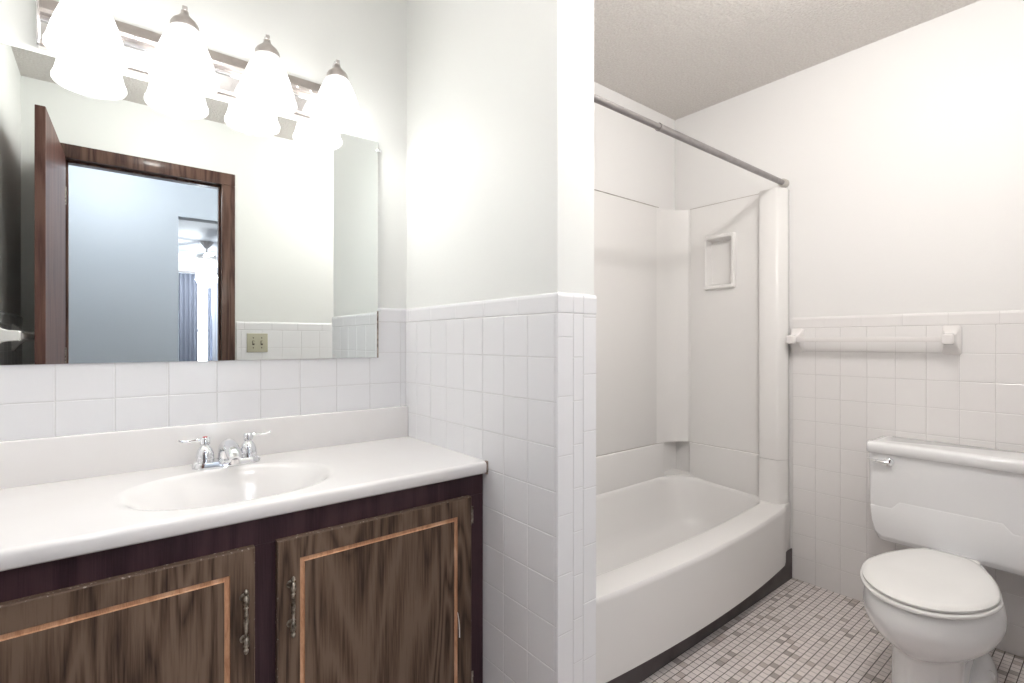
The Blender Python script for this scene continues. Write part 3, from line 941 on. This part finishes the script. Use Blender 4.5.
def lower_column(flip):
    mb = MB()
    secs = []
    for z, g in ((0.350, 0.012), (0.366, 0.008), (0.385, 0.004), (0.43, 0.001), (0.5635, 0.001)):
        pr_ = [(TX1, 1.1450), (2.470, 1.1450), (2.449 - g, 1.140), (2.4455 - g, 1.132), (2.447 - g, 1.064 - g), (2.451 - g, 1.056 - g), (2.457 - g, 1.050 - g),
               (2.484, 1.034 - g * .3), (2.492, 1.031), (2.506, 1.030), (2.514, 1.033), (TX1, 1.035)]
        if flip: pr_ = [(XP2 + XT - x, y) for x, y in pr_]
        secs.append([(x, y, z) for x, y in pr_])
    mb.loft(secs)
    return mb


lower_column(False).build('tub_column', M['acrylic'], tub, smooth=40)
lower_column(True).build('tub_column', M['acrylic'], tub, smooth=40)
settle(tub, (TMX, 1.30, 0.094))

# ------------------------------------------------------------ shower surround
su = thing('shower_surround', 'smooth white shower wall panels rising above the bathtub', 'shower surround')
PT = 1.852
MB().box(TX0, 2.310, 1.620, YM - 0.002, SEAM + 0.002, PT, 0.004, 2).build('back_panel', M['acrylic'], su)
mb = MB()
for (a, b, c, d) in ((1.12, 1.284, SEAM + 0.002, PT), (1.443, 1.536, SEAM + 0.002, PT), (1.284, 1.443, SEAM + 0.002, 1.407), (1.284, 1.443, 1.679, PT)):
    mb.box(2.490, TX1, a, b, c, d)
mb.build('end_panel', M['acrylic'], su, smooth=0)
MB().box(TX0, 1.012, 1.12, 1.62, SEAM + 0.002, PT, 0.004, 2).build('end_panel', M['acrylic'], su)
mb = MB()
cp = [(2.300, 1.6199)] + [(p.x, p.y) for p in bez((2.305, 1.6197, 0), (2.40, 1.6195, 0), (2.445, 1.578, 0), (2.489, 1.541, 0), 14)] + [(2.489, 1.5385), (TX1, 1.5385), (TX1, YM - 0.003), (2.300, YM - 0.003)]
mb.loft([[(x, y, z) for x, y in cp] for z in (SEAM + 0.002, PT - 0.001)])
mb.build('corner_panel', M['acrylic'], su, smooth=50)
mb = MB().box(2.4855, 2.4905, 1.5350, 1.5415, SEAM + 0.002, PT - 0.002, 0.001, 1)
mb.build('joint_strip', M['acrylic'], su)
column(0.5655, 1.854).build('front_column', M['acrylic'], su, smooth=40)
column(0.5655, 1.854, True).build('front_column', M['acrylic'], su, smooth=40)
for (a, b, c, d, e, f) in ((TX0 + 0.04, 2.34, 1.6212, 1.640, SEAM - 0.0008, SEAM + 0.0032), (2.4912, 2.51, 1.13, 1.536, SEAM - 0.0008, SEAM + 0.0032),
                          (TX0 + 0.04, 2.32, 1.6185, 1.640, PT - 0.0005, PT + 0.0022), (2.4885, 2.51, 1.15, 1.536, PT - 0.0005, PT + 0.0022)):
    MB().box(a, b, c, d, e, f).build('seam_caulk', M['seam'], su, smooth=0)
# soap dish
y0, y1, z0, z1 = 1.279, 1.4475, 1.402, 1.684
xo, xw = 2.474, 2.4905
mb = MB()


def rr(y0, y1, z0, z1, r, x, m=5):
    out = []
    for (cy, cz, a) in ((y1 - r, z0 + r, -PI / 2), (y1 - r, z1 - r, 0), (y0 + r, z1 - r, PI / 2), (y0 + r, z0 + r, PI)):
        for i in range(m + 1):
            t = a + PI / 2 * i / m
            out.append((x, cy + r * math.cos(t), cz + r * math.sin(t)))
    return out


mb.loft([rr(y0 - .003, y1 + .003, z0 - .003, z1 + .003, 0.012, xw), rr(y0, y1, z0, z1, 0.010, xo + 0.005), rr(y0 + 0.003, y1 - 0.003, z0 + 0.003, z1 - 0.003, 0.009, xo),
         rr(y0 + 0.014, y1 - 0.012, z0 + 0.016, z1 - 0.016, 0.007, xo), rr(y0 + 0.017, y1 - 0.015, z0 + 0.019, z1 - 0.019, 0.006, xo + 0.004),
         rr(y0 + 0.024, y1 - 0.021, z0 + 0.028, z1 - 0.028, 0.006, 2.520)], True, False, True)
mb.build('soap_dish', M['acrylic'], su, smooth=40)
settle(su, (TMX, 1.35, SEAM))

# ------------------------------------------------------------ shower rod
ro = thing('shower_curtain_rod', 'grey metal shower rod spanning the tub opening below the ceiling', 'shower rod')
RY, RZ_ = 1.056, 1.885
MB().tube([(1.0, RY, RZ_), (1.60, RY, RZ_)], 0.0108, 20).build('inner_tube', M['rod'], ro)
mb = MB().lathe([(0.0128, 0), (0.0128, 1.0)], (1.512, RY, RZ_), (1, 0, 0), 20)
mb.lathe([(0.0142, 0), (0.0142, 0.006)], (1.510, RY, RZ_), (1, 0, 0), 20)
mb.build('outer_tube', M['rod'], ro)
MB().lathe([(0.015, -0.036), (0.019, -0.032), (0.0205, -0.004), (0.0195, 0)], (XT - 0.0005, RY, RZ_), (1, 0, 0), 24).build('end_cap', M['rubber'], ro)
MB().lathe([(0.0195, 0), (0.0205, 0.004), (0.019, 0.032), (0.015, 0.036)], (XP2 + 0.0005, RY, RZ_), (1, 0, 0), 24).build('end_cap', M['rubber'], ro)
settle(ro, ((XP2 + XT) / 2, RY, RZ_))


# ------------------------------------------------------------ towel bars
def towel_bar(x, nx, ya, yb, z, bt, label):
    """ceramic brackets on the plane x, standing out along nx"""
    t = thing('towel_bar', label, 'towel bar')
    for y in (ya, yb):
        mb = MB()
        def sec(d, hy, hz, zc=0.0, r=0.25):
            L = []
            for (sy, sz) in ((-1, -1), (1, -1), (1, 1), (-1, 1)):
                c = r * min(hy, hz)
                if sy * sz > 0:
                    q = [(sy * hy, sz * (hz - c)), (sy * (hy - c), sz * hz)]
                else:
                    q = [(sy * (hy - c), sz * hz), (sy * hy, sz * (hz - c))]
                L += q
            return [(x + nx * d, y + a, z + zc + b) for a, b in L]
        mb.loft([sec(0, 0.029, 0.057), sec(0.005, 0.029, 0.057), sec(0.009, 0.026, 0.053), sec(0.022, 0.021, 0.036, 0.003), sec(0.036, 0.019, 0.024, 0.004),
                 sec(0.052, 0.0185, 0.020, 0.003), sec(0.078, 0.018, 0.0190, 0.003), sec(0.083, 0.014, 0.015, 0.003)])
        mb.build('bracket', M['ceramic'], t)
    MB().box(*sorted((x + nx * (0.058 - bt), x + nx * (0.058 + bt))), ya + 0.010, yb - 0.010, z + 0.003 - bt, z + 0.003 + bt, 0.002, 2).build('bar', M['ceramic'], t)
    settle(t, (x, (ya + yb) / 2, z))
    return t


towel_bar(XT - PR - 0.001, -1, 0.442, 0.998, 1.1305, 0.0102, 'white ceramic towel bar on the tiled wall above the toilet')
towel_bar(XL + PR + 0.001, 1, 0.27, 0.82, 1.142, 0.012, 'white ceramic towel bar on the left wall behind the door, seen in the mirror')

# ------------------------------------------------------------ light switch
sw = thing('light_switch', 'ivory double light switch plate beside the doorway, seen in the mirror', 'light switch')
sx0, sx1, sz0, sz1 = 0.632, 0.748, 1.060, 1.174
ys = YB + PR
MB().box(sx0, sx1, ys, ys + 0.006, sz0, sz1, 0.003, 3).build('switch_plate', M['ivory'], sw)
for x in (0.667, 0.713):
    MB().box(x - 0.006, x + 0.006, ys + 0.0055, ys + 0.0066, 1.104, 1.130).build('toggle_slot', M['dark_slot'], sw, smooth=0)
    MB().box(x - 0.004, x + 0.004, ys + 0.006, ys + 0.015, 1.112, 1.128, 0.001, 1).build('toggle', M['ivory'], sw)
    for z in (1.087, 1.147):
        MB().lathe([(0.0036, 0), (0.003, 0.0012)], (x, ys + 0.006, z), (0, 1, 0), 10).build('screw', M['dark_slot'], sw)
settle(sw, (0.69, ys, 1.117))

# ------------------------------------------------------------ toilet
to = thing('toilet', 'white two-piece toilet with its lid closed against the tiled wall', 'toilet')
TC = 0.403


def egg(xf, xb, hw, z, n=64, bw=0.62, px=0.42, tc=None):
    tc = TC if tc is None else tc
    """closed plan outline; xf front tip, xb back, hw half width, bw = back width fraction"""
    xm = xf + (xb - xf) * px
    out = []
    for k in range(n):
        a = 2 * PI * k / n
        c, s = math.cos(a), math.sin(a)
        if c < 0:    # front half
            x = xm + (xm - xf) * c
            y = hw * s
        else:
            # back: straight-ish taper with rounded corners
            e = 0.55
            cc = abs(c) ** e
            x = xm + (xb - xm) * cc
            w = hw * (1 - (1 - bw) * ((x - xm) / (xb - xm)) ** 1.3)
            y = w * (1 if s > 0 else -1) * (abs(s) ** 0.5) if False else w * math.copysign(abs(s) ** (0.45 + 0.55 * (1 - cc)), s)
        out.append((x, tc + y, z))
    return out


RIM = 0.372
bowl = MB()
TC = 0.399
secs = [egg(1.745, 2.40, 0.146, RIM, bw=0.30), egg(1.733, 2.41, 0.157, RIM - 0.006, bw=0.30), egg(1.727, 2.42, 0.163, RIM - 0.020, bw=0.30), egg(1.724, 2.42, 0.167, RIM - 0.05, bw=0.30),
        egg(1.726, 2.42, 0.168, 0.302, bw=0.32), egg(1.736, 2.42, 0.164, 0.276, bw=0.36), egg(1.756, 2.40, 0.153, 0.250, bw=0.42),
        egg(1.784, 2.39, 0.135, 0.227, bw=0.5), egg(1.808, 2.38, 0.113, 0.210, bw=0.6, tc=.401), egg(1.828, 2.37, 0.094, 0.198, bw=0.7, tc=.403), egg(1.834, 2.36, 0.087, 0.184, bw=0.8, px=.35, tc=.405),
        egg(1.836, 2.35, 0.085, 0.13, bw=0.85, px=.3, tc=.405), egg(1.832, 2.36, 0.086, 0.06, bw=0.95, px=.3, tc=.405), egg(1.828, 2.37, 0.088, 0.02, bw=1.05, px=.3, tc=.405), egg(1.826, 2.38, 0.090, 0.0, bw=1.1, px=.3, tc=.405)]
bowl.loft(secs)
bowl.build('bowl', M['china'], to, smooth=60)
# flared foot at the back with the bolt ledge
mb = MB()
mb.loft([egg(1.97, 2.40, 0.126, 0.0, bw=0.9, px=.4), egg(1.97, 2.40, 0.126, 0.030, bw=0.9, px=.4), egg(1.98, 2.39, 0.118, 0.050, bw=0.9, px=.4), egg(2.03, 2.37, 0.088, 0.095, bw=0.85, px=.4)])
for s in (-1, 1):
    mb.lathe([(0.014, 0), (0.014, 0.012), (0.008, 0.020), (0.001, 0.022)], (2.20, TC + s * 0.106, 0.046), n=16)
mb.build('foot', M['china'], to, smooth=60)
# seat ring and lid
mb = MB()
mb.loft([egg(1.730, 2.235, 0.160, RIM + 0.001, bw=0.58, px=.47), egg(1.723, 2.24, 0.166, RIM + 0.005, bw=0.58, px=.47), egg(1.723, 2.24, 0.166, RIM + 0.012, bw=0.58, px=.47), egg(1.728, 2.235, 0.162, RIM + 0.015, bw=0.58, px=.47)])
mb.build('seat', M['seat'], to, smooth=60)
mb = MB()
mb.loft([egg(1.738, 2.228, 0.154, RIM + 0.0165, bw=0.58, px=.47), egg(1.730, 2.234, 0.161, RIM + 0.019, bw=0.58, px=.47), egg(1.729, 2.235, 0.162, RIM + 0.025, bw=0.58, px=.47), egg(1.736, 2.230, 0.156, RIM + 0.030, bw=0.58, px=.47),
         egg(1.760, 2.21, 0.145, RIM + 0.033, bw=0.58, px=.47), egg(1.85, 2.15, 0.085, RIM + 0.035, bw=0.6, px=.47)])
mb.build('lid', M['seat'], to, smooth=60)
for s in (-1, 1):
    MB().box(2.232, 2.262, TC + s * 0.060 - 0.018, TC + s * 0.060 + 0.018, RIM, RIM + 0.020, 0.006, 3).build('hinge', M['seat'], to)
# tank
TC = 0.403
TXF, TXB = 2.333, 2.523
TW = 0.262


def tank_sec(z, hw, xf, r=0.022, m=6):
    out = []
    for (cx, cy, a) in ((TXB - 0.01, TC + hw - 0.01, 0), (xf + r, TC + hw - r, PI / 2), (xf + r, TC - hw + r, PI), (TXB - 0.01, TC - hw + 0.01, 1.5 * PI)):
        rr_ = r if cx < TXB - 0.05 else 0.01
        for i in range(m + 1):
            t = a + PI / 2 * i / m
            out.append((cx + rr_ * math.cos(t), cy + rr_ * math.sin(t), z))
    return out


mb = MB()
mb.loft([tank_sec(0.349, 0.212, TXF + 0.020), tank_sec(0.351, 0.222, TXF + 0.010), tank_sec(0.358, 0.231, TXF + 0.003), tank_sec(0.385, 0.242, TXF), tank_sec(0.43, 0.251, TXF), tank_sec(0.50, 0.2575, TXF), tank_sec(0.692, TW - 0.003, TXF)])
# raised lower apron on the tank front, with the stepped line
R = [(-0.250, 0.485), (-0.150, 0.485), (-0.125, 0.514), (0.158, 0.514), (0.182, 0.485), (0.250, 0.485), (0.245, 0.43), (0.234, 0.388), (0.212, 0.372), (-0.212, 0.372), (-0.234, 0.388), (-0.245, 0.43)]
mb.loft([[(TXF + 0.002, TC + a, b) for a, b in R], [(TXF - 0.0008, TC + a * 0.998, b - 0.001) for a, b in R], [(TXF - 0.0022, TC + a * 0.985, b - 0.005 if b > 0.45 else b + 0.004) for a, b in R]], True, False, True)
mb.build('tank', M['china'], to, smooth=45)
mb = MB()
hw = TW + 0.004
mb.loft([tank_sec(0.690, hw - 0.004, TXF - 0.006, 0.02), tank_sec(0.693, hw, TXF - 0.011, 0.024), tank_sec(0.721, hw, TXF - 0.012, 0.024), tank_sec(0.727, hw - 0.002, TXF - 0.009, 0.025), tank_sec(0.7305, hw - 0.007, TXF - 0.003, 0.028),
         tank_sec(0.7325, hw - 0.03, TXF + 0.02, 0.03)])
mb.build('tank_lid', M['china'], to, smooth=60)
mb = MB()
ly, lz = 0.592, 0.662
mb.lathe([(0.0170, 0), (0.0175, 0.006), (0.0160, 0.013), (0.008, 0.017), (0.002, 0.018)], (TXF, ly, lz), (-1, 0, 0), 24)
mb.tube([(TXF - 0.013, ly, lz), (TXF - 0.017, ly + 0.018, lz + 0.001), (TXF - 0.018, ly + 0.04, lz + 0.003), (TXF - 0.018, ly + 0.066, lz + 0.005)], [0.0100, 0.0095, 0.0068, 0.0042], 14, flat=0.6)
mb.build('flush_lever', M['chrome'], to)
settle(to, (2.15, TC, 0.0))
